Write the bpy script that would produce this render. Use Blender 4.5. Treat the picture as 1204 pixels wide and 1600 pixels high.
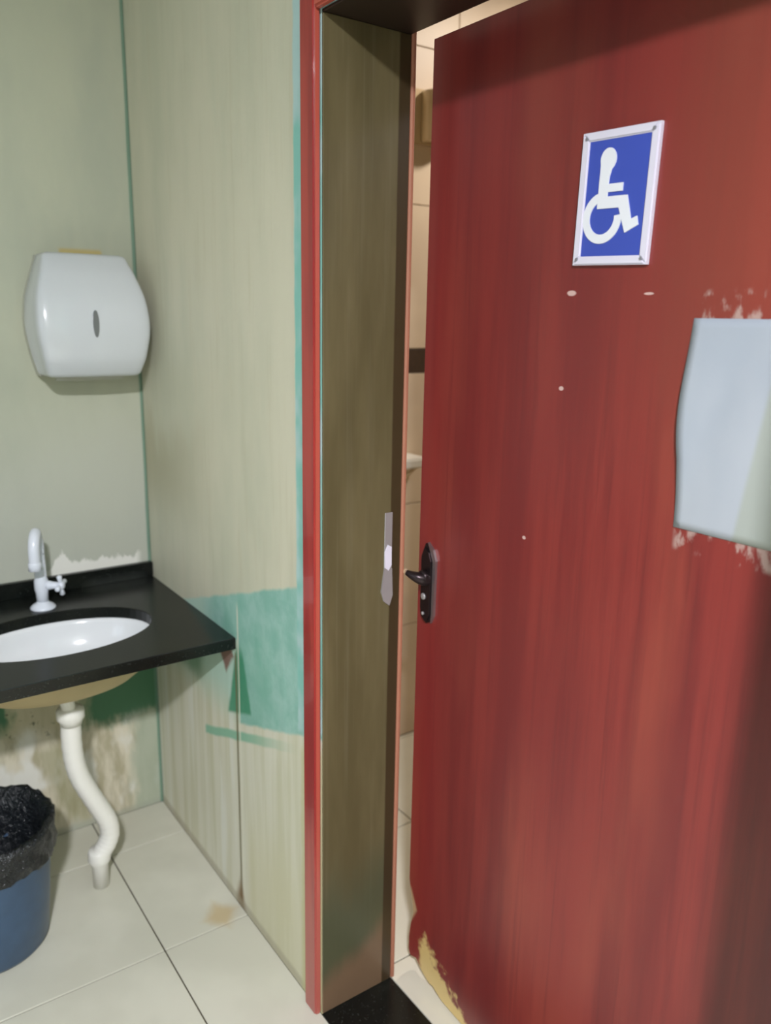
import bpy, bmesh, math, random
from mathutils import Vector, Matrix
random.seed(7)
S = bpy.context.scene
C = S.collection
for o in list(bpy.data.objects): bpy.data.objects.remove(o)

# ---------------------------------------------------------------- camera
YAW, PIT, ROL = 0.95410, 0.23593, -0.01848
f = Vector((-math.sin(YAW)*math.cos(PIT), math.cos(YAW)*math.cos(PIT), -math.sin(PIT)))
r = Vector((math.cos(YAW), math.sin(YAW), 0)); d = f.cross(r)
c_, s_ = math.cos(ROL), math.sin(ROL)
r2 = c_*r + s_*d; d2 = -s_*r + c_*d
cam = bpy.data.objects.new('camera', bpy.data.cameras.new('camera')); C.objects.link(cam)
M = Matrix((r2, -d2, -f)).transposed().to_4x4(); M.translation = Vector((2.39176, -0.80864, 1.58639))
cam.matrix_world = M
cam.data.sensor_fit = 'VERTICAL'; cam.data.sensor_height = 36; cam.data.lens = 1275.2*36/1600
cam.data.clip_start = .02
S.camera = cam
cam.data.dof.use_dof = True; cam.data.dof.focus_distance = 1.5; cam.data.dof.aperture_fstop = 2.6

# ---------------------------------------------------------------- world, lights, exposure
S.view_settings.view_transform = 'Standard'; S.view_settings.look = 'None'
S.view_settings.gamma = 1; S.view_settings.use_curve_mapping = False
S.view_settings.exposure = 0.0
W = bpy.data.worlds.new('sky'); S.world = W; W.use_nodes = True
W.node_tree.nodes['Background'].inputs[0].default_value = (.55, .68, .85, 1)
W.node_tree.nodes['Background'].inputs[1].default_value = 1.0
def area(name, loc, target, size, power, col, sy=None):
    l = bpy.data.lights.new(name, 'AREA'); l.energy = power; l.color = col; l.size = size
    l.shape = 'DISK'
    if sy: l.shape = 'RECTANGLE'; l.size_y = sy
    o = bpy.data.objects.new(name, l); C.objects.link(o); o.location = loc
    o.rotation_euler = (Vector(target)-Vector(loc)).to_track_quat('-Z', 'Y').to_euler()
    return o
area('lamp_light', (3.27, -1.30, 2.70), (3.27, -1.3, 0), .20, 168, (.93, .93, 1))
area('stall_lamp_light', (.72, 1.45, 2.70), (.72, 1.45, 0), .20, 19, (1, .90, .80))
area('window_fill_light', (1.9, -3.42, 1.75), (1.2, 0, 1.2), 1.3, 7, (.80, .90, 1), 1.0)  # soft fill light, added in the opening of an unseen window

# ---------------------------------------------------------------- node expression helpers
def lin(c):
    return tuple(((x/255)/12.92 if x/255 <= .04045 else ((x/255+.055)/1.055)**2.4) for x in c) + (1,)
class G:
    """small expression builder on a node tree"""
    def __init__(s, name, rough=.6, spec=.5, coat=0, metal=0):
        s.m = bpy.data.materials.new(name); s.m.use_nodes = True; s.t = s.m.node_tree
        s.b = s.t.nodes['Principled BSDF']
        s.b.inputs['Roughness'].default_value = rough; s.b.inputs['Specular IOR Level'].default_value = spec
        s.b.inputs['Coat Weight'].default_value = coat; s.b.inputs['Metallic'].default_value = metal
        g = s.n('ShaderNodeNewGeometry')
        s.pos = g.outputs['Position']
        sp = s.n('ShaderNodeSeparateXYZ'); s.l(s.pos, sp.inputs[0])
        s.x, s.y, s.z = [E(s, sp.outputs[i]) for i in range(3)]
    def n(s, k): return s.t.nodes.new(k)
    def l(s, a, b): s.t.links.new(a, b)
    def put(s, v, inp):
        if isinstance(v, E): s.l(v.o, inp)
        elif hasattr(v, 'is_linked') or hasattr(v, 'links'): s.l(v, inp)
        else: inp.default_value = v
    def math(s, op, a, b=0., c=None):
        n = s.n('ShaderNodeMath'); n.operation = op; s.put(a, n.inputs[0]); s.put(b, n.inputs[1])
        if c is not None: s.put(c, n.inputs[2])
        return E(s, n.outputs[0])
    def noise(s, sc=(1, 1, 1), detail=3, rough=.55, scale=1., off=0.):
        mp = s.n('ShaderNodeMapping'); s.l(s.pos, mp.inputs[0]); mp.inputs['Scale'].default_value = sc
        mp.inputs['Location'].default_value = (off, off*1.7, off*.6)
        n = s.n('ShaderNodeTexNoise'); s.l(mp.outputs[0], n.inputs['Vector'])
        n.inputs['Scale'].default_value = scale; n.inputs['Detail'].default_value = detail
        n.inputs['Roughness'].default_value = rough
        return E(s, n.outputs['Fac'])
    def step(s, v, lo, hi):
        """0 below lo, 1 above hi (lo may be larger than hi)"""
        n = s.n('ShaderNodeMapRange'); n.interpolation_type = 'SMOOTHSTEP'
        inv = lo > hi
        a, b = (hi, lo) if inv else (lo, hi)
        s.put(v, n.inputs[0]); n.inputs[1].default_value = a; n.inputs[2].default_value = b
        n.inputs[3].default_value = 1. if inv else 0.; n.inputs[4].default_value = 0. if inv else 1.
        return E(s, n.outputs[0])
    def mix(s, a, b, k):
        n = s.n('ShaderNodeMix'); n.data_type = 'RGBA'; s.put(k, n.inputs['Factor'])
        ia, ib = [i for i in n.inputs if i.type == 'RGBA']
        for v, i in ((a, ia), (b, ib)):
            if isinstance(v, tuple): i.default_value = lin(v)
            else: s.l(v, i)
        return [o for o in n.outputs if o.type == 'RGBA'][0]
    def base(s, v):
        if isinstance(v, tuple): s.b.inputs['Base Color'].default_value = lin(v)
        else: s.l(v, s.b.inputs['Base Color'])
    def bump(s, h, strength=.2, dist=.01):
        n = s.n('ShaderNodeBump'); n.inputs['Strength'].default_value = strength; n.inputs['Distance'].default_value = dist
        s.put(h, n.inputs['Height']); s.l(n.outputs[0], s.b.inputs['Normal'])
    def box(s, u, v, u0, u1, v0, v1, e=.01):
        return s.step(u, u0-e, u0+e)*s.step(u, u1+e, u1-e)*s.step(v, v0-e, v0+e)*s.step(v, v1+e, v1-e)
class E:
    def __init__(s, g, o): s.g, s.o = g, o
    def __add__(s, b): return s.g.math('ADD', s, b)
    __radd__ = __add__
    def __sub__(s, b): return s.g.math('SUBTRACT', s, b)
    def __rsub__(s, b): return s.g.math('SUBTRACT', b, s)
    def __mul__(s, b): return s.g.math('MULTIPLY', s, b)
    __rmul__ = __mul__
    def max(s, b): return s.g.math('MAXIMUM', s, b)
    def min(s, b): return s.g.math('MINIMUM', s, b)
    def abs(s): return s.g.math('ABSOLUTE', s)

def plain(name, col, rough=.5, metal=0, coat=0, var=.06, sc=8, spec=.5):
    g = G(name, rough, spec, coat, metal)
    c2 = tuple(max(0, min(255, x*(1-var*2))) for x in col)
    g.base(g.mix(col, c2, g.noise(scale=sc)))
    return g.m

# ---- wall with the basin (plane x = 0)
g = G('green_wall_paint', .42, .4)
n1 = g.noise((1, 3, 1.2), 4, .6); n2 = g.noise((1, 22, 9), 5, .65); n3 = g.noise((1, 60, 60), 3, .6)
col = g.mix((188, 190, 168), (174, 178, 160), g.step(n1, .35, .65))
col = g.mix(col, (188, 190, 182), g.step(g.z+(n1-.5)*.6, 1.45, 1.0)*.55)
yy = g.y+(n2-.5)*.10; zz = g.z+(n2-.5)*.08
under = g.step(g.z, .775, .755)
plast = g.mix((214, 206, 184), (176, 168, 140), g.step(g.noise((1, 14, 4), 4, .6, off=3), .42, .62))
plast = g.mix(plast, (226, 224, 214), g.step(g.noise((1, 9, 5), 3, .5, off=9), .5, .62)*g.step(zz, .42, .36))
plast = g.mix(plast, (190, 182, 150), g.step(zz, .34, .40)*.75)
gp = g.step(yy, -.26, -.20)*g.step(g.z+(n2-.5)*.12, .30, .36)
gp = gp.max(g.step(yy, -.42, -.46)*g.step(zz, .36, .42)*g.step(zz, .66, .58))
plast = g.mix(plast, (52, 112, 78), gp*.95)
mold = g.step(n3, .60, .66)*g.step(n2, .48, .58)*g.step(zz, .33, .38)*g.step(yy, -.2, -.26)
plast = g.mix(plast, (70, 74, 58), mold*.8)
plast = g.mix(plast, (166, 176, 156), g.box(yy, zz, -.09, .05, -.1, .34, .03)*.85)
plast = g.mix(plast, (150, 148, 112), g.box(g.y+(g.z-.28)*.30, g.z, -.372, -.30, -.1, .30, .02)*.6)  # drain pipe's cast shadow painted into the plaster
plast = g.mix(plast, (160, 164, 150), g.step(g.z+(n2-.5)*.03, .03, .006)*.6)
col = g.mix(col, plast, under)
resid = g.step(g.z+(n2-.5)*.10+g.step(g.y.__add__(.262).abs(), .03, .0)*(-.03), .872, .862)*g.box(g.y, g.z, -.30, -.035, .82, .93, .012)
col = g.mix(col, (236, 234, 226), resid*.95)
col = g.mix(col, (190, 168, 96), g.box(g.y+(n3-.5)*.02, g.z, -.205, -.095, 1.728, 1.748, .006)*.8)
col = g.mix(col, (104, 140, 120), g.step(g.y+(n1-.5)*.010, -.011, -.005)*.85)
g.base(col); g.bump(n1*.6+n2*.4, .25, .01); M_WA = g.m

# ---- wall with the door (plane y = 0)
g = G('patched_green_wall_paint', .5, .35)
n1 = g.noise((3, 1, .9), 4, .6); n2 = g.noise((30, 1, 2.2), 5, .65); n3 = g.noise((12, 1, 12), 4, .6)
col = g.mix((216, 212, 190), (202, 202, 180), g.step(n1, .35, .62))
col = g.mix(col, (186, 176, 144), g.step(n2, .5, .72)*.20)
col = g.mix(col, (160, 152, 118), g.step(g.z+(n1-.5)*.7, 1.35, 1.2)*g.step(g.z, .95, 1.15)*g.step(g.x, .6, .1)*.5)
wob = (n3-.5)*.02
topl = .812+(g.x-.328)*.341            # top paint edge z(x)
botl = .478+(g.x-.389)*.354
low = g.step(g.z+wob-topl, .006, -.006)
# lower left field: pale with streaks
lowc = g.mix((220, 218, 200), (206, 204, 178), g.step(g.noise((22, 1, 1.4), 3, .5, off=4), .38, .64))
lowc = g.mix(lowc, (226, 226, 214), g.step(g.noise((18, 1, 1.3), 3, .5, off=8), .52, .64)*g.step(g.x, .64, .60)*.9)
lowc = g.mix(lowc, (176, 212, 198), g.step(g.z+wob*2, .50, .66)*g.step(g.x, .62, .60)*.8)
lowc = g.mix(lowc, (210, 206, 172), g.step(g.z+(n1-.5)*.3, .45, .15)*g.step(g.x, .62, .68)*.6)
grn = g.mix((138, 188, 174), (162, 202, 192), g.step(n3, .35, .65))
grn = g.mix(grn, (114, 178, 156), g.step(n1, .5, .7)*.6)
gm = g.step(g.z+wob-botl, -.006, .006)*g.step(g.x+wob, .612, .622)
gm2 = g.step(g.x+(n3-.5)*.12, .36, .50)*g.step(g.z, .77, .80)
lowc = g.mix(lowc, grn, gm.max(gm2))
strip = g.step(g.z+wob*.6-botl.__add__(-.048), -.006, .004)*g.step(g.z+wob*.6-botl.__add__(-.024), .006, -.004)*g.step(g.x, .385, .40)
lowc = g.mix(lowc, (128, 186, 158), strip*g.step(g.x, .95, .62)*.9)
dk = g.step((g.x-.628).abs()+(g.z-.60)*.30+wob*.8, .075, .058)*g.step(g.z+wob*.5-botl, .022, .036)*g.step(g.z, .80, .74)
lowc = g.mix(lowc, (66, 146, 112), dk*.95)
lowc = g.mix(lowc, (84, 130, 92), g.step(g.x+wob*2, .42, .34)*g.step(g.z+wob*2, .56, .62)*g.step(g.z, .775, .755)*.7)
lowc = g.mix(lowc, (120, 66, 56), g.step((g.x-.545).abs()+(g.z-.735).abs()*.8+wob*2, .06, .04)*g.step(g.z, .775, .755)*.85)
seam = g.step((g.x-.606+wob*.2).abs(), .009, .002)*g.step(g.z, .76, .74)
lowc = g.mix(lowc, (112, 104, 72), seam*.85)
lowc = g.mix(lowc, (226, 224, 206), g.step((g.x-.622+wob*.2).abs(), .006, .002)*g.step(g.z, .90, .86)*.7)
lowc = g.mix(lowc, (120, 88, 44), g.step((g.x-.60).abs()*1.0+g.z*.35+wob, .045, .012)*.9)
lowc = g.mix(lowc, (166, 158, 136), g.step(g.z+wob*.5, .035, .015)*.6)
col = g.mix(col, lowc, low)
tq = g.mix((136, 196, 184), (178, 208, 206), g.step(g.noise((6, 1, 5), 3, .6, off=2), .45, .62))
col = g.mix(col, tq, g.step(g.x+(n3-.5)*.012, .924, .932)*g.step(g.z-botl, 0, .02))
col = g.mix(col, (196, 192, 140), g.step(g.x+wob, .935, .95)*g.step(g.z-botl, .0, -.05)*.6)
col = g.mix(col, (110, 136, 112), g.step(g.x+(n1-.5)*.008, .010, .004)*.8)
g.base(col); g.bump(n2*.6+n3*.4, .25, .008); M_WB = g.m

# ---- dark olive lining, red trim, orange edge
g = G('olive_lining_paint', .33, .4)
n1 = g.noise((3, 8, 1.5), 4, .6); n2 = g.noise((3, 60, 1.3), 3, .6)
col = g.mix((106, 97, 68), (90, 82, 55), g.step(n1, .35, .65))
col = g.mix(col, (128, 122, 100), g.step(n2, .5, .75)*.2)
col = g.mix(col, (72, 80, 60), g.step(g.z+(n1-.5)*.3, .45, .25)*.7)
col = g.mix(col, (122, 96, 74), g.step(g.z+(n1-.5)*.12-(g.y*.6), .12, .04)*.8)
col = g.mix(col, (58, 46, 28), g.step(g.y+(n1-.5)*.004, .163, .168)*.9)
g.base(col); M_JAMB = g.m
M_SOFF = plain('shaded_head_paint', (46, 36, 28), .45)  # shade under the door head is put into this brown
g = G('red_trim_paint', .30, .5, .3)
n1 = g.noise((20, 20, 1.6), 3, .6)
col = g.mix((176, 62, 56), (150, 44, 46), g.step(n1, .4, .6))
col = g.mix(col, (196, 96, 78), g.step(g.x, 1.026, 1.029)*.8)  # lit inner side of the casing painted in as paler red
col = g.mix(col, (186, 106, 96), g.step(g.z+(n1-.5)*.3, .6, .2)*.6)
g.base(col); M_TRIM = g.m
M_EDGE = plain('raw_orange_wood', (180, 118, 92), .6, sc=5)

# ---- door
g = G('mahogany_stain', .34, .45, .25)
g.b.inputs['Coat Roughness'].default_value = .3
n1 = g.noise((14, 1, .9), 5, .62); n2 = g.noise((70, 1, 1.6), 4, .6, off=5); n3 = g.noise((5, 1, 1.2), 3, .5, off=7); n4 = g.noise((35, 1, 35), 3, .6, off=1)
col = g.mix((142, 52, 47), (120, 40, 40), g.step(n1, .36, .64))
col = g.mix(col, (160, 76, 60), g.step(n3, .50, .72)*.5)
col = g.mix(col, (98, 34, 36), g.step(n2, .52, .72)*.35)
col = g.mix(col, (156, 34, 38), g.step(g.x, 1.16, 1.03)*.4)
col = g.mix(col, (112, 36, 40), g.step(g.noise((2.2, 1, .8), 2, .5, off=12), .44, .58)*.35)
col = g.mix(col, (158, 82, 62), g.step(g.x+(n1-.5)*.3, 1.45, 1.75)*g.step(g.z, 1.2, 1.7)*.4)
raw = g.step(g.z+(n4-.5)*.16+(g.x-1.1).abs()*.75, .155, .115)*g.step(g.x, 1.30, 1.24)
raw = raw*g.step(g.x+(n4-.5)*.05, 1.065, 1.09)
col = g.mix(col, (226, 196, 128), raw)
col = g.mix(col, (196, 170, 130), g.step((g.z-.19).abs()*.5+(g.x-1.04).abs(), .03, .018)*.8)
# glue residue round the sheet of paper
gl = g.box(g.x, g.z, 1.665, 1.90, 1.25, 1.628, .006)*g.step(g.noise((30, 1, 14), 4, .65, off=6), .48, .60)
col = g.mix(col, (206, 190, 180), gl*.55)
for (cx, cz, rx, rz) in ((1.424, 1.628, .009, .004), (1.578, 1.626, .008, .0018), (1.415, 1.471, .005, .0035), (1.348, 1.191, .004, .003)):
    ch = g.step(((g.x-cx)*(1/rx))*((g.x-cx)*(1/rx))+((g.z-cz)*(1/rz))*((g.z-cz)*(1/rz))+(n4-.5)*1.6, 1.7, .5)
    col = g.mix(col, (226, 196, 188), ch*.75)
g.base(col); g.bump(n2*.5+n1*.5, .12, .004); M_DOOR = g.m

# ---- granite, ceramic, plastics, metal
g = G('black_granite', .26, .36)
n1 = g.noise(scale=170, detail=2); n2 = g.noise(scale=9)
col = g.mix((13, 16, 14), (44, 48, 44), g.step(n1, .60, .74))
col = g.mix(col, (26, 28, 22), g.step(n2, .45, .65)*.6)
col = g.mix(col, (96, 100, 96), g.step(g.x+(n2-.5)*.04, .16, .05)*g.box(g.y, g.z, -.20, -.03, .78, .80, .03)*.35)
g.base(col); M_GRAN = g.m
M_CER = plain('white_ceramic', (232, 234, 236), .12, var=.01)
M_TAN = plain('tan_underside', (196, 178, 136), .7, var=.06)
M_PVC = plain('white_pipe_plastic', (238, 236, 228), .38, var=.015)
M_TAP = plain('white_tap_plastic', (226, 230, 240), .25, var=.01)
M_DISP = plain('white_dispenser_plastic', (208, 212, 216), .16, var=.01)
M_DISPB = plain('grey_dispenser_side', (184, 184, 172), .3, var=.01)
M_WIN = plain('smoked_window', (120, 124, 124), .15)
M_STEEL = plain('dull_steel', (176, 172, 172), .4, .35)
M_DARKM = plain('tarnished_handle_metal', (62, 52, 54), .32, .75)
M_SILV = plain('worn_silver_edge', (170, 156, 158), .32, .8)
M_GOLD = plain('pale_worn_tip', (226, 200, 170), .3, .5)
M_SIGNF = plain('white_sign_frame', (226, 222, 236), .35, var=.01)
M_SIGNB = plain('blue_sign_panel', (64, 84, 184), .45, var=.03)
M_SIGNW = plain('white_pictogram', (236, 238, 244), .4, var=.01)
g = G('blue_bin_plastic', .36, .45)
n1 = g.noise(scale=26, detail=4)
g.base(g.mix((66, 90, 118), (56, 76, 98), n1)); M_BIN = g.m
g = G('black_bag_film', .22, .6)
g.base(g.mix((16, 18, 20), (34, 38, 42), g.noise(scale=14))); g.bump(g.noise(scale=34, detail=4, rough=.7), .9, .02); M_BAG = g.m
g = G('floor_tile_glaze', .28, .45)
n1 = g.noise(scale=2.2, detail=4); n3 = g.noise(scale=30, detail=3)
col = g.mix((216, 214, 198), (204, 202, 186), g.step(n1, .4, .65))
st = g.step((g.x-.60).abs()*.9+(g.y+.06).abs()*1.0+(n3-.5)*.03, .07, .02)
col = g.mix(col, (190, 160, 100), st*.6)
g.base(col); M_FT = g.m
M_GROUT = plain('dark_grout', (78, 70, 54), .8, sc=40)
g = G('stall_tile_glaze', .4, .35)
g.base(g.mix((226, 206, 180), (216, 196, 172), g.step(g.noise(scale=3), .4, .6))); M_ST = g.m
g = G('stone_band_tile', .4, .5)
g.base(g.mix((84, 66, 52), (52, 42, 36), g.noise(scale=60, detail=3))); M_BAND = g.m
M_SFT = plain('stall_floor_glaze', (226, 222, 204), .25, var=.03)
M_CEIL = plain('white_ceiling_paint', (186, 186, 182), .8, var=.02)
M_WALL = plain('plain_green_paint', (134, 138, 128), .6, var=.03)
M_STW = plain('stall_plaster', (214, 196, 166), .6, var=.03)
g = G('taped_paper', .55, .3)
n1 = g.noise((5, 1, 2.5), 3, .5)
edge = g.step(g.x+(g.z-1.43)*-.14, 1.775, 1.785)
col = g.mix((178, 184, 192), (168, 176, 186), g.step(n1, .4, .6))
col = g.mix(col, (168, 174, 164), edge*g.step(g.z, 1.60, 1.50)*.85)
g.base(col); M_PAPER = g.m
g = G('lamp_diffuser', .5); g.base((240, 240, 235)); g.b.inputs['Emission Color'].default_value = (1, .96, .9, 1)
g.b.inputs['Emission Strength'].default_value = 6; M_LAMP = g.m
g = G('beige_box_gloss', .12, .6, .4)
g.base(g.mix((224, 200, 162), (212, 186, 148), g.noise(scale=12))); M_BOX = g.m

# ---------------------------------------------------------------- geometry helpers
def tag(o, label=None, cat=None, group=None, kind=None):
    for k, v in (('label', label), ('category', cat), ('group', group), ('kind', kind)):
        if v: o[k] = v
    return o
def empty(name, loc, label, cat, group=None, kind=None):
    o = bpy.data.objects.new(name, None); C.objects.link(o); o.location = loc; o.empty_display_size = .05
    return tag(o, label, cat, group, kind)
def obj(name, bm, mats, parent=None, smooth=False, label=None):
    me = bpy.data.meshes.new(name)
    bmesh.ops.recalc_face_normals(bm, faces=bm.faces[:])
    if parent is not None:
        bmesh.ops.translate(bm, verts=bm.verts, vec=-parent.matrix_world.translation if parent.parent is None else (0, 0, 0))
    bm.to_mesh(me); bm.free()
    for m in (mats if isinstance(mats, list) else [mats]): me.materials.append(m)
    o = bpy.data.objects.new(name, me); C.objects.link(o)
    if parent is not None: o.parent = parent
    if smooth:
        for p in me.polygons: p.use_smooth = True
    if label: o['label'] = label
    return o
def B(): return bmesh.new()
def box(bm, x0, x1, y0, y1, z0, z1, bev=0, seg=2):
    b = bmesh.new()
    bmesh.ops.create_cube(b, size=1)
    for v in b.verts:
        v.co = Vector((x0+(v.co.x+.5)*(x1-x0), y0+(v.co.y+.5)*(y1-y0), z0+(v.co.z+.5)*(z1-z0)))
    if bev: bmesh.ops.bevel(b, geom=b.edges[:]+b.verts[:], offset=bev, segments=seg, affect='EDGES', clamp_overlap=True)
    me = bpy.data.meshes.new('t'); b.to_mesh(me); b.free(); bm.from_mesh(me); bpy.data.meshes.remove(me)
    return bm
def rings(bm, rows, cap0=True, cap1=True, closed=True, mat=0):
    vs = [[bm.verts.new(p) for p in row] for row in rows]
    n = len(rows[0])
    for a, b in zip(vs, vs[1:]):
        for i in range(n if closed else n-1):
            j = (i+1) % n
            fc = bm.faces.new((a[i], a[j], b[j], b[i])); fc.material_index = mat
    if cap0: bm.faces.new(vs[0]).material_index = mat
    if cap1: bm.faces.new(vs[-1]).material_index = mat
    return vs
def circ(c, u, v, r, n=24, r2=None):
    r2 = r2 or r
    return [Vector(c)+u*(math.cos(2*math.pi*i/n)*r)+v*(math.sin(2*math.pi*i/n)*r2) for i in range(n)]
def catmull(pts, k=6):
    P = [Vector(p) for p in pts]; P = [P[0]*2-P[1]]+P+[P[-1]*2-P[-2]]; out = []
    for i in range(1, len(P)-2):
        for j in range(k):
            t = j/k
            out.append(.5*((2*P[i])+(-P[i-1]+P[i+1])*t+(2*P[i-1]-5*P[i]+4*P[i+1]-P[i+2])*t*t+(-P[i-1]+3*P[i]-3*P[i+1]+P[i+2])*t**3))
    out.append(P[-2]); return out
def tube(bm, pts, rad, n=16, caps=True):
    """swept tube, rad a number or one per point; parallel transport frame"""
    pts = [Vector(p) for p in pts]; rs = rad if isinstance(rad, list) else [rad]*len(pts)
    t = (pts[1]-pts[0]).normalized(); u = t.orthogonal().normalized(); rows = []
    for i, p in enumerate(pts):
        tn = (pts[min(i+1, len(pts)-1)]-pts[max(i-1, 0)]).normalized()
        u = (u-tn*u.dot(tn)).normalized(); v = tn.cross(u)
        rows.append(circ(p, u, v, rs[i], n))
    rings(bm, rows, caps, caps)
    return bm
def lathe(bm, cx, cy, prof, n=40, cap0=True, cap1=True, sx=1, sy=1, mat=0):
    X, Y = Vector((1, 0, 0)), Vector((0, 1, 0))
    rings(bm, [circ((cx, cy, z), X, Y, r*sx, n, r*sy) for r, z in prof], cap0, cap1, mat=mat)
    return bm
def prism(bm, poly, y0, y1, axis='y'):
    f0 = [bm.verts.new((a, y0, b) if axis == 'y' else (y0, a, b)) for a, b in poly]
    f1 = [bm.verts.new((a, y1, b) if axis == 'y' else (y1, a, b)) for a, b in poly]
    bm.faces.new(f0); bm.faces.new(f1[::-1])
    for i in range(len(poly)):
        j = (i+1) % len(poly); bm.faces.new((f0[i], f0[j], f1[j], f1[i]))
    return bm
def up(): bpy.context.view_layer.update()

# ---------------------------------------------------------------- room dimensions
XJ, XR, T, HH = 1.0325, 2.05, .192, 2.10
RX, RY, RZ = 3.9, -3.4, 2.75
SX0, SX1, SY1, SZ = .083, 2.6, 2.9, 2.80

def st(name, bm, m, label, cat, **k):
    o = obj(name, bm, m, **k); return tag(o, label, cat, kind='structure')
st('wall_left', box(B(), -.15, 0, RY, 0, 0, RZ), M_WA, 'sage green painted wall behind the basin, mouldy plaster below the counter', 'wall')
b = B()
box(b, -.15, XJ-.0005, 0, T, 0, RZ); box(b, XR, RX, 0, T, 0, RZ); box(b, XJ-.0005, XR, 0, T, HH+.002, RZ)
st('wall_back', b, M_WB, 'streaked green wall with a turquoise patch left of the red door frame', 'wall')
st('wall_right', box(B(), RX, RX+.15, RY, T, 0, RZ), M_WALL, 'plain green wall on the right side of the washroom', 'wall')
b = B()   # wall with an added fill window, behind the camera
wx0, wx1, wz0, wz1 = 1.2, 2.6, 1.2, 2.3
box(b, 0, wx0, RY-.15, RY, 0, RZ); box(b, wx1, RX, RY-.15, RY, 0, RZ); box(b, wx0, wx1, RY-.15, RY, 0, wz0); box(b, wx0, wx1, RY-.15, RY, wz1, RZ)
st('wall_front', b, M_WALL, 'plain green wall with the added window, opposite the door', 'wall')
st('ceiling', box(B(), -.15, RX+.15, RY-.15, T, RZ, RZ+.1), M_CEIL, 'white washroom ceiling', 'ceiling')
win = empty('fill_window_1', (1.9, RY-.1, wz0), 'white framed window added for fill light, opposite the door', 'window', kind='structure'); up()
b = B()
for a in ((wx0, wx0+.04, wz0, wz1), (wx1-.04, wx1, wz0, wz1), (wx0+.04, wx1-.04, wz0, wz0+.04), (wx0+.04, wx1-.04, wz1-.04, wz1), (1.88, 1.92, wz0+.04, wz1-.04)):
    box(b, a[0], a[1], RY-.12, RY-.07, a[2], a[3])
obj('window_frame', b, M_CEIL, win)
g = G('window_glass', .02); g.b.inputs['Transmission Weight'].default_value = 1; g.base((240, 245, 245))
for x0, x1 in ((wx0+.04, 1.88), (1.92, wx1-.04)):
    obj('pane', box(B(), x0, x1, RY-.1, RY-.094, wz0+.04, wz1-.04), g.m, win)

# floor with separate tiles
def tiled(root, mat, xs, ys, gap, z0, z1, name='floor_tile', bev=.0012):
    cache = {}
    for x0, x1 in zip(xs, xs[1:]):
        for y0, y1 in zip(ys, ys[1:]):
            w, h = x1-x0-gap, y1-y0-gap
            key = (round(w, 4), round(h, 4))
            if key not in cache:
                cache[key] = box(B(), -w/2, w/2, -h/2, h/2, z0, z1, bev, 1)
                me = bpy.data.meshes.new(name); cache[key].to_mesh(me); me.materials.append(mat); cache[key] = me
            o = bpy.data.objects.new(name, cache[key]); C.objects.link(o); o.parent = root
            o.location = ((x0+x1)/2, (y0+y1)/2, random.uniform(-.0004, .0002))
fl = st('floor', box(B(), -.15, RX+.15, RY-.15, T, -.1, -.004), M_GROUT, 'washroom floor of large pale square tiles with thin dark joints', 'floor')
tiled(fl, M_FT, [-0.0017, .19, .64, 1.09, 1.54, 1.99, 2.44, 2.89, 3.34, 3.79, 3.9], [-3.4, -3.381, -2.931, -2.481, -2.031, -1.581, -1.131, -.681, -.231, .0017], .0035, -.006, 0)
sfl = st('floor_stall', box(B(), SX0-.15, SX1+.15, T, SY1+.15, -.1, -.004), M_GROUT, 'pale tiled floor of the stall seen through the door gap', 'floor')
tiled(sfl, M_SFT, [SX0, .10, .55, 1.0, 1.45, 1.9, 2.35, SX1], [T+.004, .628, 1.078, 1.528, 1.978, 2.428, SY1], .004, -.006, 0)
# stall walls
sw = st('wall_stall_left', box(B(), SX0-.15, SX0-.008, T, SY1, 0, SZ), plain('beige_grout', (150, 124, 98), .8), 'beige tiled stall wall seen through the door gap, with a dark band', 'wall')
cache = {}
def wtile(y0, y1, z0, z1, m, name):
    g_ = .003; k = (round(y1-y0, 3), round(z1-z0, 3), m.name)
    if k not in cache:
        bm = box(B(), SX0-.010, SX0, -(y1-y0-g_)/2, (y1-y0-g_)/2, -(z1-z0-g_)/2, (z1-z0-g_)/2, .001, 1)
        me = bpy.data.meshes.new(name); bm.to_mesh(me); me.materials.append(m); cache[k] = me
    o = bpy.data.objects.new(name, cache[k]); C.objects.link(o); o.parent = sw; o.location = (0, (y0+y1)/2, (z0+z1)/2)
ys = [.193, .62, 1.09, 1.56, 2.03, 2.5, SY1]
zs = [0, .456, .924, 1.393, 1.477, 1.949, 2.428, SZ]
for z0, z1 in zip(zs, zs[1:]):
    for y0, y1 in zip(ys, ys[1:]):
        band = abs(z0-1.393) < .001
        if band:
            n = max(1, round((y1-y0)/.10))
            for i in range(n): wtile(y0+(y1-y0)*i/n, y0+(y1-y0)*(i+1)/n, z0, z1, M_BAND, 'band_tile')
        else: wtile(y0, y1, z0, z1, M_ST, 'wall_tile')
st('wall_stall_back', box(B(), SX0-.15, SX1+.15, SY1, SY1+.15, 0, SZ), M_STW, 'plain beige end wall of the stall', 'wall')
st('wall_stall_right', box(B(), SX1, SX1+.15, T, SY1, 0, SZ), M_STW, 'plain beige right wall of the stall', 'wall')
st('ceiling_stall', box(B(), SX0-.15, SX1+.15, T, SY1+.15, SZ, SZ+.1), M_CEIL, 'white stall ceiling', 'ceiling')

# threshold
tag(obj('threshold', box(B(), XJ+.002, XR-.002, 0.0, T+.002, -.03, .004, .0015), M_GRAN), 'black granite threshold strip under the half open door', 'threshold', kind='structure')

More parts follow.
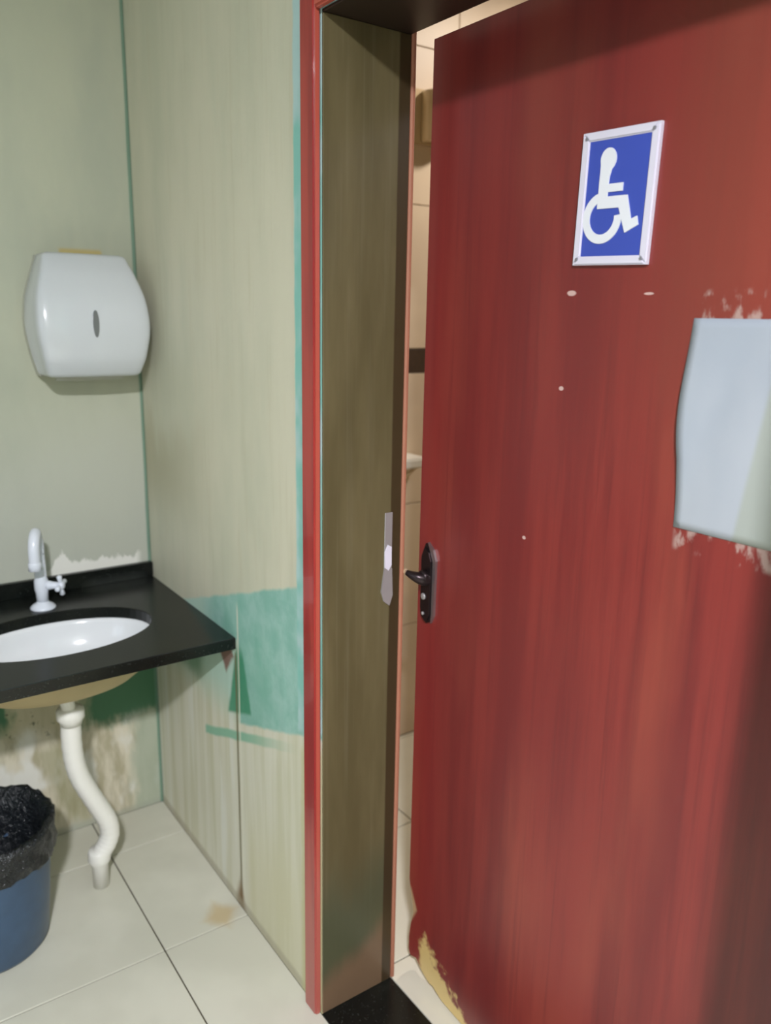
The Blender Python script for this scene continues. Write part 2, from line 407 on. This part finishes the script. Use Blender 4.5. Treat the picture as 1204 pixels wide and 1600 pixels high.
# ---------------------------------------------------------------- door frame
fr = empty('trim_1', (XJ, 0, 0), 'red painted door frame with a dark olive lining', 'door frame', kind='structure'); up()
b = B(); box(b, .980, XJ-.002, -.016, -.0005, .0005, HH+.05, .004, 2)
obj('side_casing', b, M_TRIM, fr, label='red glossy vertical casing board')
b = B(); box(b, XJ-.002, XR+.06, -.016, -.0005, HH, HH+.05, .004, 2); obj('head_casing', b, M_TRIM, fr)
b = B(); box(b, XR, XR+.05, -.016, -.0005, .0005, HH, .004, 2); obj('side_casing', b, M_TRIM, fr)
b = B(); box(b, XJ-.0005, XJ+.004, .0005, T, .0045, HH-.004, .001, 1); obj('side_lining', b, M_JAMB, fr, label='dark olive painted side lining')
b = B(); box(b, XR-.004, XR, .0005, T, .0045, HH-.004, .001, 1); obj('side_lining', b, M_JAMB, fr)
b = B(); box(b, XJ, XR, .0005, T, HH-.004, HH+.001, .001, 1); obj('head_lining', b, M_SOFF, fr, label='dark brown head lining, its shade deepened into the colour')
b = B(); box(b, XJ-.030, XJ+.008, T+.0005, T+.011, .004, HH+.03, .003, 1); obj('rear_edge', b, M_EDGE, fr, label='thin unpainted orange wooden edge')
# strike plate with lip
b = B()
JX = XJ+.004
box(b, JX, JX+.002, .150, .170, 1.06, 1.185, .0009, 1)
prism(b, [(.150, 1.062), (.170, 1.062), (.173, 1.00), (.165, .978), (.150, .990), (.143, 1.012)], JX, JX+.003, 'x')
sp = obj('strike_plate', b, M_STEEL, fr, label='steel strike plate with a rounded lower lip')
b = B(); prism(b, [(.150, 1.10), (.158, 1.115), (.167, 1.11), (.168, 1.07), (.160, 1.058), (.151, 1.066)], JX+.002, JX+.004, 'x')
o = obj('latch_recess', b, M_SIGNF, fr, label='bright worn latch opening')

# ---------------------------------------------------------------- door leaf
DY = .247
dr = empty('door_1', (XR, DY, 0), 'reddish brown wooden door leaf with rotted lower corner, slightly open', 'door', kind='structure'); up()
poly = [(1.032, HH), (1.032, .26), (1.037, .225), (1.047, .20), (1.054, .175), (1.049, .155), (1.040, .14), (1.037, .10), (1.034, .062), (1.043, .045),
        (1.055, .052), (1.066, .060), (1.076, .052), (1.083, .040), (1.093, .034), (1.108, .032), (1.120, .022), (1.136, .030), (1.150, .020), (1.17, .010), (1.24, .008), (XR+.02, .008), (XR+.02, HH)]
b = prism(B(), poly, DY, DY+.035)
es = [e for e in b.edges if abs(e.verts[0].co.y-e.verts[1].co.y) < 1e-6]
bmesh.ops.bevel(b, geom=es, offset=.0025, segments=2, affect='EDGES', clamp_overlap=True)
leaf = obj('leaf', b, M_DOOR, dr)
for z in (.25, 1.05, 1.85):
    b = B(); box(b, XR-.002, XR+.018, T, DY+.001, z-.05, z+.05, .001, 1)
    obj('hinge', b, M_STEEL, dr)
# handle: long plate, lever, keyhole
b = prism(B(), [(1.062, 1.112), (1.082, 1.098), (1.091, 1.078), (1.091, .955), (1.082, .938), (1.070, .932), (1.055, .945), (1.050, .965), (1.050, 1.085)], DY-.010, DY+.0005)
es = [e for e in b.edges if abs(e.verts[0].co.y-e.verts[1].co.y) < 1e-6 and e.verts[0].co.y < DY-.005]
bmesh.ops.bevel(b, geom=es, offset=.005, segments=2, affect='EDGES', clamp_overlap=True)
hp = obj('handle_plate', b, M_DARKM, dr, label='long tarnished handle plate')
b = B(); prism(b, [(1.070, 1.116), (1.088, 1.103), (1.098, 1.080), (1.096, .956), (1.086, .936), (1.088, .956), (1.088, 1.078)], DY-.006, DY+.0003)
obj('plate_edge', b, M_SILV, dr, label='bright worn edge of the handle plate')
b = tube(B(), catmull([(1.070, DY-.006, 1.036), (1.069, DY-.018, 1.037), (1.065, DY-.028, 1.040), (1.056, DY-.036, 1.044), (1.045, DY-.042, 1.048)], 5),
         [.0185-.0125*i/20 for i in range(21)], 14)
obj('lever', b, M_DARKM, dr, True)
b = lathe(B(), 0, 0, [(.012, 0), (.0155, .004), (.0155, .010), (.012, .014)], 20)
bmesh.ops.rotate(b, verts=b.verts, cent=(0, 0, 0), matrix=Matrix.Rotation(math.radians(90), 3, 'X'))
bmesh.ops.translate(b, verts=b.verts, vec=(1.070, DY-.009, 1.040)); obj('lever_collar', b, M_DARKM, dr, True)
b = B(); box(b, 1.039, 1.045, DY-.048, DY-.038, 1.045, 1.056, .002, 2); obj('lever_tip', b, M_GOLD, dr, label='pale worn lever tip')
for z, rr in ((.994, .0075), (.955, .004)):
    b = lathe(B(), 0, 0, [(rr, 0), (rr, .003), (rr*.6, .0042)], 16)
    bmesh.ops.rotate(b, verts=b.verts, cent=(0, 0, 0), matrix=Matrix.Rotation(math.radians(90), 3, 'X'))
    bmesh.ops.translate(b, verts=b.verts, vec=(1.066, DY-.0098, z)); obj('key_cylinder' if rr > .005 else 'screw', b, M_STEEL, dr, True)

# ---------------------------------------------------------------- sign on the door
SC = Vector((1.503, DY-.0005, 1.769))
sg = empty('accessibility_sign', SC, 'blue wheelchair symbol sign in a white frame on the door', 'sign'); up()
SW, SH = .146, .198
def sgp(u, v):      # sign coordinates 0..1 from top left
    a = math.radians(-1.5); x, z = (u-.5)*SW, (.5-v)*SH
    return (SC.x+x*math.cos(a)-z*math.sin(a), SC.z+x*math.sin(a)+z*math.cos(a))
def sprism(pts, y0, y1, bm=None): return prism(bm or B(), [sgp(*p) for p in pts], y0, y1)
obj('back_plate', sprism([(0, 0), (1, 0), (1, 1), (0, 1)], SC.y-.003, SC.y), M_SIGNF, sg)
obj('blue_panel', sprism([(.07, .05), (.93, .05), (.93, .95), (.07, .95)], SC.y-.005, SC.y-.0028), M_SIGNB, sg)
for q in ([(0, 0), (1, 0), (.90, .068), (.10, .068)], [(1, 0), (1, 1), (.90, .932), (.90, .068)], [(1, 1), (0, 1), (.10, .932), (.90, .932)], [(0, 1), (0, 0), (.10, .068), (.10, .932)]):
    b = sprism(q, SC.y-.008, SC.y-.0028)
    bmesh.ops.bevel(b, geom=[e for e in b.edges if abs(e.verts[0].co.y-e.verts[1].co.y) < 1e-6 and e.verts[0].co.y < SC.y-.006], offset=.002, segments=2, affect='EDGES', clamp_overlap=True)
    obj('frame_bar', b, M_SIGNF, sg)
M_SCR = plain('small_screw', (170, 168, 176), .4, .5)
for u, v in ((.065, .045), (.935, .045), (.065, .955), (.935, .955)):
    x, z = sgp(u, v)
    b = lathe(B(), 0, 0, [(.003, 0), (.0026, .002)], 12)
    bmesh.ops.rotate(b, verts=b.verts, cent=(0, 0, 0), matrix=Matrix.Rotation(math.radians(90), 3, 'X'))
    bmesh.ops.translate(b, verts=b.verts, vec=(x, SC.y-.0075, z)); obj('screw', b, M_SCR, sg)
# pictogram, in sign units (u*SW, v*SH)
b = B()
y0, y1 = SC.y-.0064, SC.y-.0048
K = SH/SW
hx, hy = .375, .215
sprism([(hx+.105*math.cos(t), hy+.105/K*math.sin(t)*1.1) for t in [i*math.pi/12 for i in range(24)]], y0, y1, b)
sprism([(.28, .23), (.44, .27), (.41, .34), (.405, .395), (.60, .395), (.60, .455), (.405, .455), (.405, .487), (.67, .487), (.745, .665), (.82, .645), (.845, .71), (.68, .765), (.57, .575), (.28, .575)], y0-.0002, y1, b)
cx, cy, Ro, Ri = .355, .645, .262, .168
arc = [math.radians(a) for a in range(-6, 256, 6)]
outer = [(cx+Ro*math.cos(t)*1.0, cy+Ro/K*math.sin(t)) for t in arc]; inner = [(cx+Ri*math.cos(t), cy+Ri/K*math.sin(t)) for t in arc]
for i in range(len(arc)-1):
    sprism([outer[i], outer[i+1], inner[i+1], inner[i]], y0, y1, b)
obj('wheelchair_pictogram', b, M_SIGNW, sg)

# ---------------------------------------------------------------- paper sheet
b = B(); nx, nz = 16, 24; rows = []
for j in range(nz+1):
    v = j/nz; z = 1.591-.309*v; row = []
    xl = 1.661-.006*math.sin(math.pi*min(1, v*1.5))+.002*math.sin(v*9)
    for i in range(nx+1):
        u = i/nx; x = xl+(1.872-xl)*u
        y = DY-.0012-.006*math.sin(math.pi*v)*(1-u)**3-.0016*abs(math.sin(u*7+v*3))*math.sin(math.pi*v)
        row.append((x, y, z))
    rows.append(row)
vs = [[b.verts.new(p) for p in r_] for r_ in rows]; vb = [[b.verts.new((p[0], p[1]+.0005, p[2])) for p in r_] for r_ in rows]
for j in range(nz):
    for i in range(nx):
        b.faces.new((vs[j][i], vs[j+1][i], vs[j+1][i+1], vs[j][i+1])); b.faces.new((vb[j][i], vb[j][i+1], vb[j+1][i+1], vb[j+1][i]))
loop = [(0, i) for i in range(nx+1)]+[(j, nx) for j in range(1, nz+1)]+[(nz, i) for i in range(nx-1, -1, -1)]+[(j, 0) for j in range(nz-1, 0, -1)]
for k in range(len(loop)):
    a, c = loop[k], loop[(k+1) % len(loop)]
    b.faces.new((vs[a[0]][a[1]], vs[c[0]][c[1]], vb[c[0]][c[1]], vb[a[0]][a[1]]))
tag(obj('paper_sheet', b, M_PAPER, smooth=True), 'blank white sheet of paper stuck to the door below the sign', 'paper')

# ---------------------------------------------------------------- counter
ZC, TH, CX, CY0 = .792, .030, .61, -1.15
BX, BY, AX, AY = .336, -.362, .156, .237
ct = empty('sink_counter', (0, -.5, ZC), 'black granite counter with low backsplash around the white basin', 'counter'); up()
angs = sorted([2*math.pi*i/72 for i in range(72)]+[math.atan2(y-BY, x-BX) % (2*math.pi) for x in (0.0005, CX) for y in (-.0005, CY0)])
def edge_pt(a):
    dx, dy = math.cos(a), math.sin(a); t = 1e9
    if dx > 1e-9: t = min(t, (CX-BX)/dx)
    if dx < -1e-9: t = min(t, (.0005-BX)/dx)
    if dy > 1e-9: t = min(t, (-.0005-BY)/dy)
    if dy < -1e-9: t = min(t, (CY0-BY)/dy)
    return BX+dx*t, BY+dy*t
def ell_pt(a, k=1.):
    t = math.atan2(math.sin(a)/AY, math.cos(a)/AX); return BX+AX*k*math.cos(t), BY+AY*k*math.sin(t)
b = B(); e = .002
R0 = [[(*ell_pt(a), ZC-TH) for a in angs], [(*ell_pt(a), ZC-e) for a in angs], [(*ell_pt(a, 1+e*5), ZC) for a in angs],
      [(*[BX+(p-BX)*.996 if k == 0 else BY+(p-BY)*.998 for k, p in enumerate(edge_pt(a))], ZC) for a in angs],
      [(*edge_pt(a), ZC-e) for a in angs], [(*edge_pt(a), ZC-TH) for a in angs], [(*ell_pt(a), ZC-TH) for a in angs]]
rings(b, R0, False, False); bmesh.ops.remove_doubles(b, verts=b.verts, dist=1e-6)
obj('slab', b, M_GRAN, ct)
obj('backsplash', box(B(), .0005, .020, CY0, -.0005, ZC+.0003, .838, .002, 2), M_GRAN, ct)

# basin
ba = empty('wash_basin', (BX, BY, ZC-TH), 'oval white ceramic basin set under the black counter', 'basin'); up()
b = B(); NB = 56
prof = [(1.04, 0), (1.0, -.0), (.985, -.012), (.95, -.040), (.87, -.072), (.72, -.098), (.50, -.113), (.25, -.120), (.12, -.122)]
def er(k, z, dz=0): return [(BX+AX*k*math.cos(t), BY+AY*k*math.sin(t), ZC-TH-.001+z) for t in [2*math.pi*i/NB for i in range(NB)]]
inner = [er(k, z) for k, z in prof]
outer = [er(k+.06, z-.010) for k, z in prof[::-1]]
vi = rings(b, inner, False, False, mat=0); vo = rings(b, outer, False, False, mat=1)
for A_, B_ in ((vi[-1], vo[0]), (vo[-1], vi[0])):
    for i in range(NB):
        j = (i+1) % NB; b.faces.new((A_[i], A_[j], B_[j], B_[i]))
obj('bowl', b, [M_CER, M_TAN], ba, True)
b = lathe(B(), BX, BY, [(.026, ZC-TH-.121), (.024, ZC-TH-.118), (.010, ZC-TH-.119)], 24); obj('drain_ring', b, M_STEEL, ba, True)

# faucet
fa = empty('faucet', (.136, -.350, ZC), 'pale tall basin tap with a cross handle on the counter', 'faucet'); up()
fx, fy = .136, -.350
obj('base_flange', lathe(B(), fx, fy, [(.033, ZC+.0003), (.033, ZC+.005), (.026, ZC+.012), (.016, ZC+.018), (.015, ZC+.022)], 32), M_TAP, fa, True)
obj('column', lathe(B(), fx, fy, [(.0150, ZC+.018), (.0160, ZC+.045), (.0185, ZC+.055), (.0185, ZC+.078), (.0155, ZC+.088), (.0145, ZC+.15), (.0135, .955)], 28), M_TAP, fa, True)
pts = catmull([(fx, fy, .945), (fx+.001, fy, .975), (.148, -.356, 1.003), (.168, -.361, 1.012), (.187, -.369, 1.002), (.197, -.374, .978), (.199, -.375, .950), (.199, -.375, .930)], 5)
obj('spout', tube(B(), pts, .0145, 18), M_TAP, fa, True)
obj('spout_nozzle', lathe(B(), .199, -.375, [(.013, .920), (.0165, .921), (.0165, .940), (.0146, .943)], 24), M_TAP, fa, True)
ax = Vector((.55, .835, 0)).normalized(); pp = Vector((-.835, .55, 0)); hz = Vector((0, 0, 1))
hc = Vector((fx, fy, ZC+.066))
obj('valve_stem', tube(B(), [hc+ax*.012, hc+ax*.022, hc+ax*.032, hc+ax*.046], [.012, .0125, .010, .009], 18), M_TAP, fa, True)
hh = hc+ax*.052
b = tube(B(), [hh-ax*.009, hh-ax*.006, hh+ax*.007, hh+ax*.010], [.008, .011, .011, .006], 18)
for dv in (hz*.96+pp*-.28, hz*-.96+pp*.28, pp*.96+hz*.1, pp*-.96-hz*.1):
    dv = dv.normalized(); tube(b, [hh, hh+dv*.014, hh+dv*.028, hh+dv*.031], [.0055, .0052, .0072, .004], 12)
obj('cross_handle', b, M_TAP, fa, True)

# drain pipe
dp = empty('drain_pipe', (.30, -.291, 0), 'white curved plastic drain pipe running from the basin into the floor', 'pipe'); up()
obj('tailpiece', tube(B(), [(.333, -.357, .626), (.326, -.354, .605), (.312, -.345, .575), (.302, -.339, .545)], .018, 20), M_PVC, dp, True)
b = B(); rings(b, [circ((.302, -.339, z), Vector((1, 0, 0)), Vector((0, 1, 0)), rr, 20) for rr, z in ((.020, .568), (.033, .562), (.036, .555), (.036, .535), (.030, .528), (.027, .515))])
obj('coupling_nut', b, M_PVC, dp, True)
path = catmull([(.30, -.339, .535), (.30, -.341, .461), (.30, -.337, .40), (.30, -.325, .348), (.30, -.300, .285), (.30, -.278, .235), (.30, -.262, .195), (.30, -.258, .155), (.30, -.268, .125), (.30, -.284, .102), (.30, -.291, .085)], 6)
obj('flexible_tube', tube(B(), path, [.0265+.0007*math.sin(i*2.1) for i in range(len(path))], 20), M_PVC, dp, True)
b = B(); rings(b, [circ((.30, -.291, z), Vector((1, 0, 0)), Vector((0, 1, 0)), rr, 20) for rr, z in ((.026, .116), (.030, .108), (.031, .085), (.027, .074), (.0225, .068), (.022, .0))])
obj('floor_spigot', b, M_PVC, dp, True)

# bin
bx_, by_ = .356, -.588
bn = empty('waste_bin', (bx_, by_, 0), 'blue plastic bin lined with a black bag under the counter', 'bin'); up()
b = lathe(B(), bx_, by_, [(.120, .0), (.134, .002), (.140, .012), (.150, .12), (.162, .28), (.165, .318), (.170, .322), (.170, .328), (.160, .328), (.156, .28), (.136, .02)], 56)
obj('bucket', b, M_BIN, bn, True)
b = B(); n = 90; rows = []
def wob(a, k, amp): return amp*(math.sin(a*7+k*2.3)+.6*math.sin(a*13+k*4.1)+.5*math.sin(a*23+k*1.3)+.35*math.sin(a*37+k*3.3))
for k, (rr, z, am) in enumerate([(.166, .262, .002), (.171, .268, .0035), (.172, .29, .0035), (.173, .32, .003), (.176, .345, .002), (.174, .358, .002), (.166, .362, .002), (.154, .352, .003), (.148, .30, .004), (.142, .22, .005), (.130, .14, .006), (.10, .09, .006), (.05, .075, .004), (.01, .07, 0)]):
    row = []
    for i in range(n):
        a = 2*math.pi*i/n; w = wob(a, k, am)
        zz = z+(wob(a, k+5, .004) if k < 8 else wob(a, k+5, .008)) + (.012*math.sin(a*2+1) if k < 3 else 0)
        row.append((bx_+(rr+w)*math.cos(a), by_+(rr+w)*math.sin(a), zz-.02))
    rows.append(row)
rings(b, rows, False, True); obj('bin_bag', b, M_BAG, bn, True, label='crumpled black plastic bag folded over the rim')

# ---------------------------------------------------------------- paper towel dispenser
dc = -.172
ds = empty('paper_towel_dispenser', (0, dc, 1.41), 'rounded white paper towel dispenser on the wall above the basin', 'dispenser'); up()
def lerp(tb, v):
    for (a, p), (c, q) in zip(tb, tb[1:]):
        if v <= c:
            t = (v-a)/(c-a); t = t*t*(3-2*t)*.4+t*.6; return p+(q-p)*t
    return tb[-1][1]
def catm(tb, v):
    n = len(tb); k = max(i for i in range(n-1) if v >= tb[i][0]-1e-9); a, c = tb[k], tb[k+1]; t = (v-a[0])/(c[0]-a[0])
    p0 = tb[max(0, k-1)][1]; p3 = tb[min(n-1, k+2)][1]; p1, p2 = a[1], c[1]
    return .5*(2*p1+(-p0+p2)*t+(2*p0-5*p1+4*p2-p3)*t*t+(-p0+3*p1-3*p2+p3)*t**3)
HW = [(0, .122), (.15, .134), (.40, .146), (.65, .140), (.85, .121), (1, .106)]
DD = [(0, .165), (.15, .190), (.40, .200), (.65, .186), (.85, .158), (1, .125)]
def section(s, x0, shrink=0, dshr=0, n=30, pw=16):
    hw, dd = catm(HW, s)-shrink, catm(DD, s)-dshr; out = [(x0, -hw)]
    for i in range(n+1):
        t = -1+2*i/n
        # rounded front: superellipse
        th = math.pi/2*(1+t)
        cx_ = -math.copysign(abs(math.cos(th))**(2/pw), math.cos(th)); sx_ = abs(math.sin(th))**(2/pw)
        bul = 1-.07*cx_*cx_
        out.append((max(x0, x0+(dd-x0)*sx_*bul), cx_*hw))
    out.append((x0, hw)); return out
def zof(s): return 1.415+s*.315
b = B(); NS = 22; rows = []
ss = [0, .012]+[.03+.94*i/NS for i in range(NS+1)]+[.988, 1]
for i, s in enumerate(ss):
    sh = {0: .010, 1: .003, len(ss)-1: .012, len(ss)-2: .003}.get(i, 0)
    rows.append([(x, dc+y, zof(s)) for x, y in section(s, .045, sh, sh)])
rings(b, rows, True, True); obj('cover', b, M_DISP, ds, True, label='glossy white bulging front cover')
b = B(); rows = []
for s in [0]+[i/12 for i in range(1, 12)]+[1]:
    hw = catm(HW, s)-.004
    rows.append([(.0005, dc-hw, zof(s)-.003), (.047, dc-hw, zof(s)-.003), (.047, dc+hw, zof(s)-.003), (.0005, dc+hw, zof(s)-.003)])
rings(b, rows, True, True); obj('back_shell', b, M_DISPB, ds, label='greyer back shell against the wall')
# lens shaped level window
b = B(); N = 14; zc_, yc_ = 1.553, -.178
pl = [(yc_+.0075*math.cos(math.pi/2+math.pi*i/N)*1.0, zc_+.034*math.sin(math.pi/2+math.pi*i/N)) for i in range(N)]+[(yc_-.0075*math.cos(math.pi/2+math.pi*i/N), zc_-.034*math.sin(math.pi/2+math.pi*i/N)) for i in range(N)]
prism(b, pl, .190, .2022, 'x'); obj('level_window', b, M_WIN, ds, label='small grey lens shaped viewing slot')
b = B(); box(b, .09, .10, dc-.09, dc+.09, 1.402, 1.4145); obj('towel_slot', b, M_DISPB, ds)

# ---------------------------------------------------------------- things in the stall
sb = empty('wall_box', (SX0, .96, 2.13), 'beige box with a shiny side, high on the tiled stall wall', 'box'); up()
b = B(); box(b, SX0+.0003, SX0+.012, .885, 1.10, 2.135, 2.30, .003, 2); obj('back_plate', b, M_BOX, sb)
b = tube(B(), [(SX0+.03, .985, 2.14), (SX0+.03, .985, 2.145), (SX0+.03, .985, 2.29), (SX0+.03, .985, 2.295)], [.05, .055, .055, .05], 28); 
for v in b.verts: v.co.x = SX0+.011+max(0, v.co.x-SX0-.011)
obj('curved_cover', b, M_BOX, sb, True)
sh = empty('stall_shelf', (SX0, .91, 1.08), 'small white shelf on the tiled stall wall beside the door edge', 'shelf'); up()
b = B(); box(b, SX0+.0003, .20, .78, .925, 1.078, 1.112, .006, 2); obj('shelf_board', b, M_PVC, sh)
b = B(); prism(b, [(.922, 1.084), (.950, 1.092), (.950, 1.102), (.922, 1.106)], SX0+.02, .195, 'x'); obj('end_lip', b, M_PVC, sh)
obj('brace', tube(B(), [(.17, .900, 1.082), (.14, .87, 1.04), (SX0+.005, .83, .99)], .006, 12), M_BOX, sh, True)

# ceiling lamps (out of view; their light is set above)
for nm, (x, y, z), lab in (('ceiling_lamp', (3.27, -1.30, RZ), 'round white ceiling lamp of the washroom'), ('ceiling_lamp', (.72, 1.45, SZ), 'round white ceiling lamp of the stall')):
    o = empty(nm, (x, y, z), lab, 'lamp'); up()
    obj('housing', lathe(B(), x, y, [(.13, z-.0005), (.14, z-.01), (.14, z-.035), (.13, z-.04)], 32), M_CEIL, o, True)
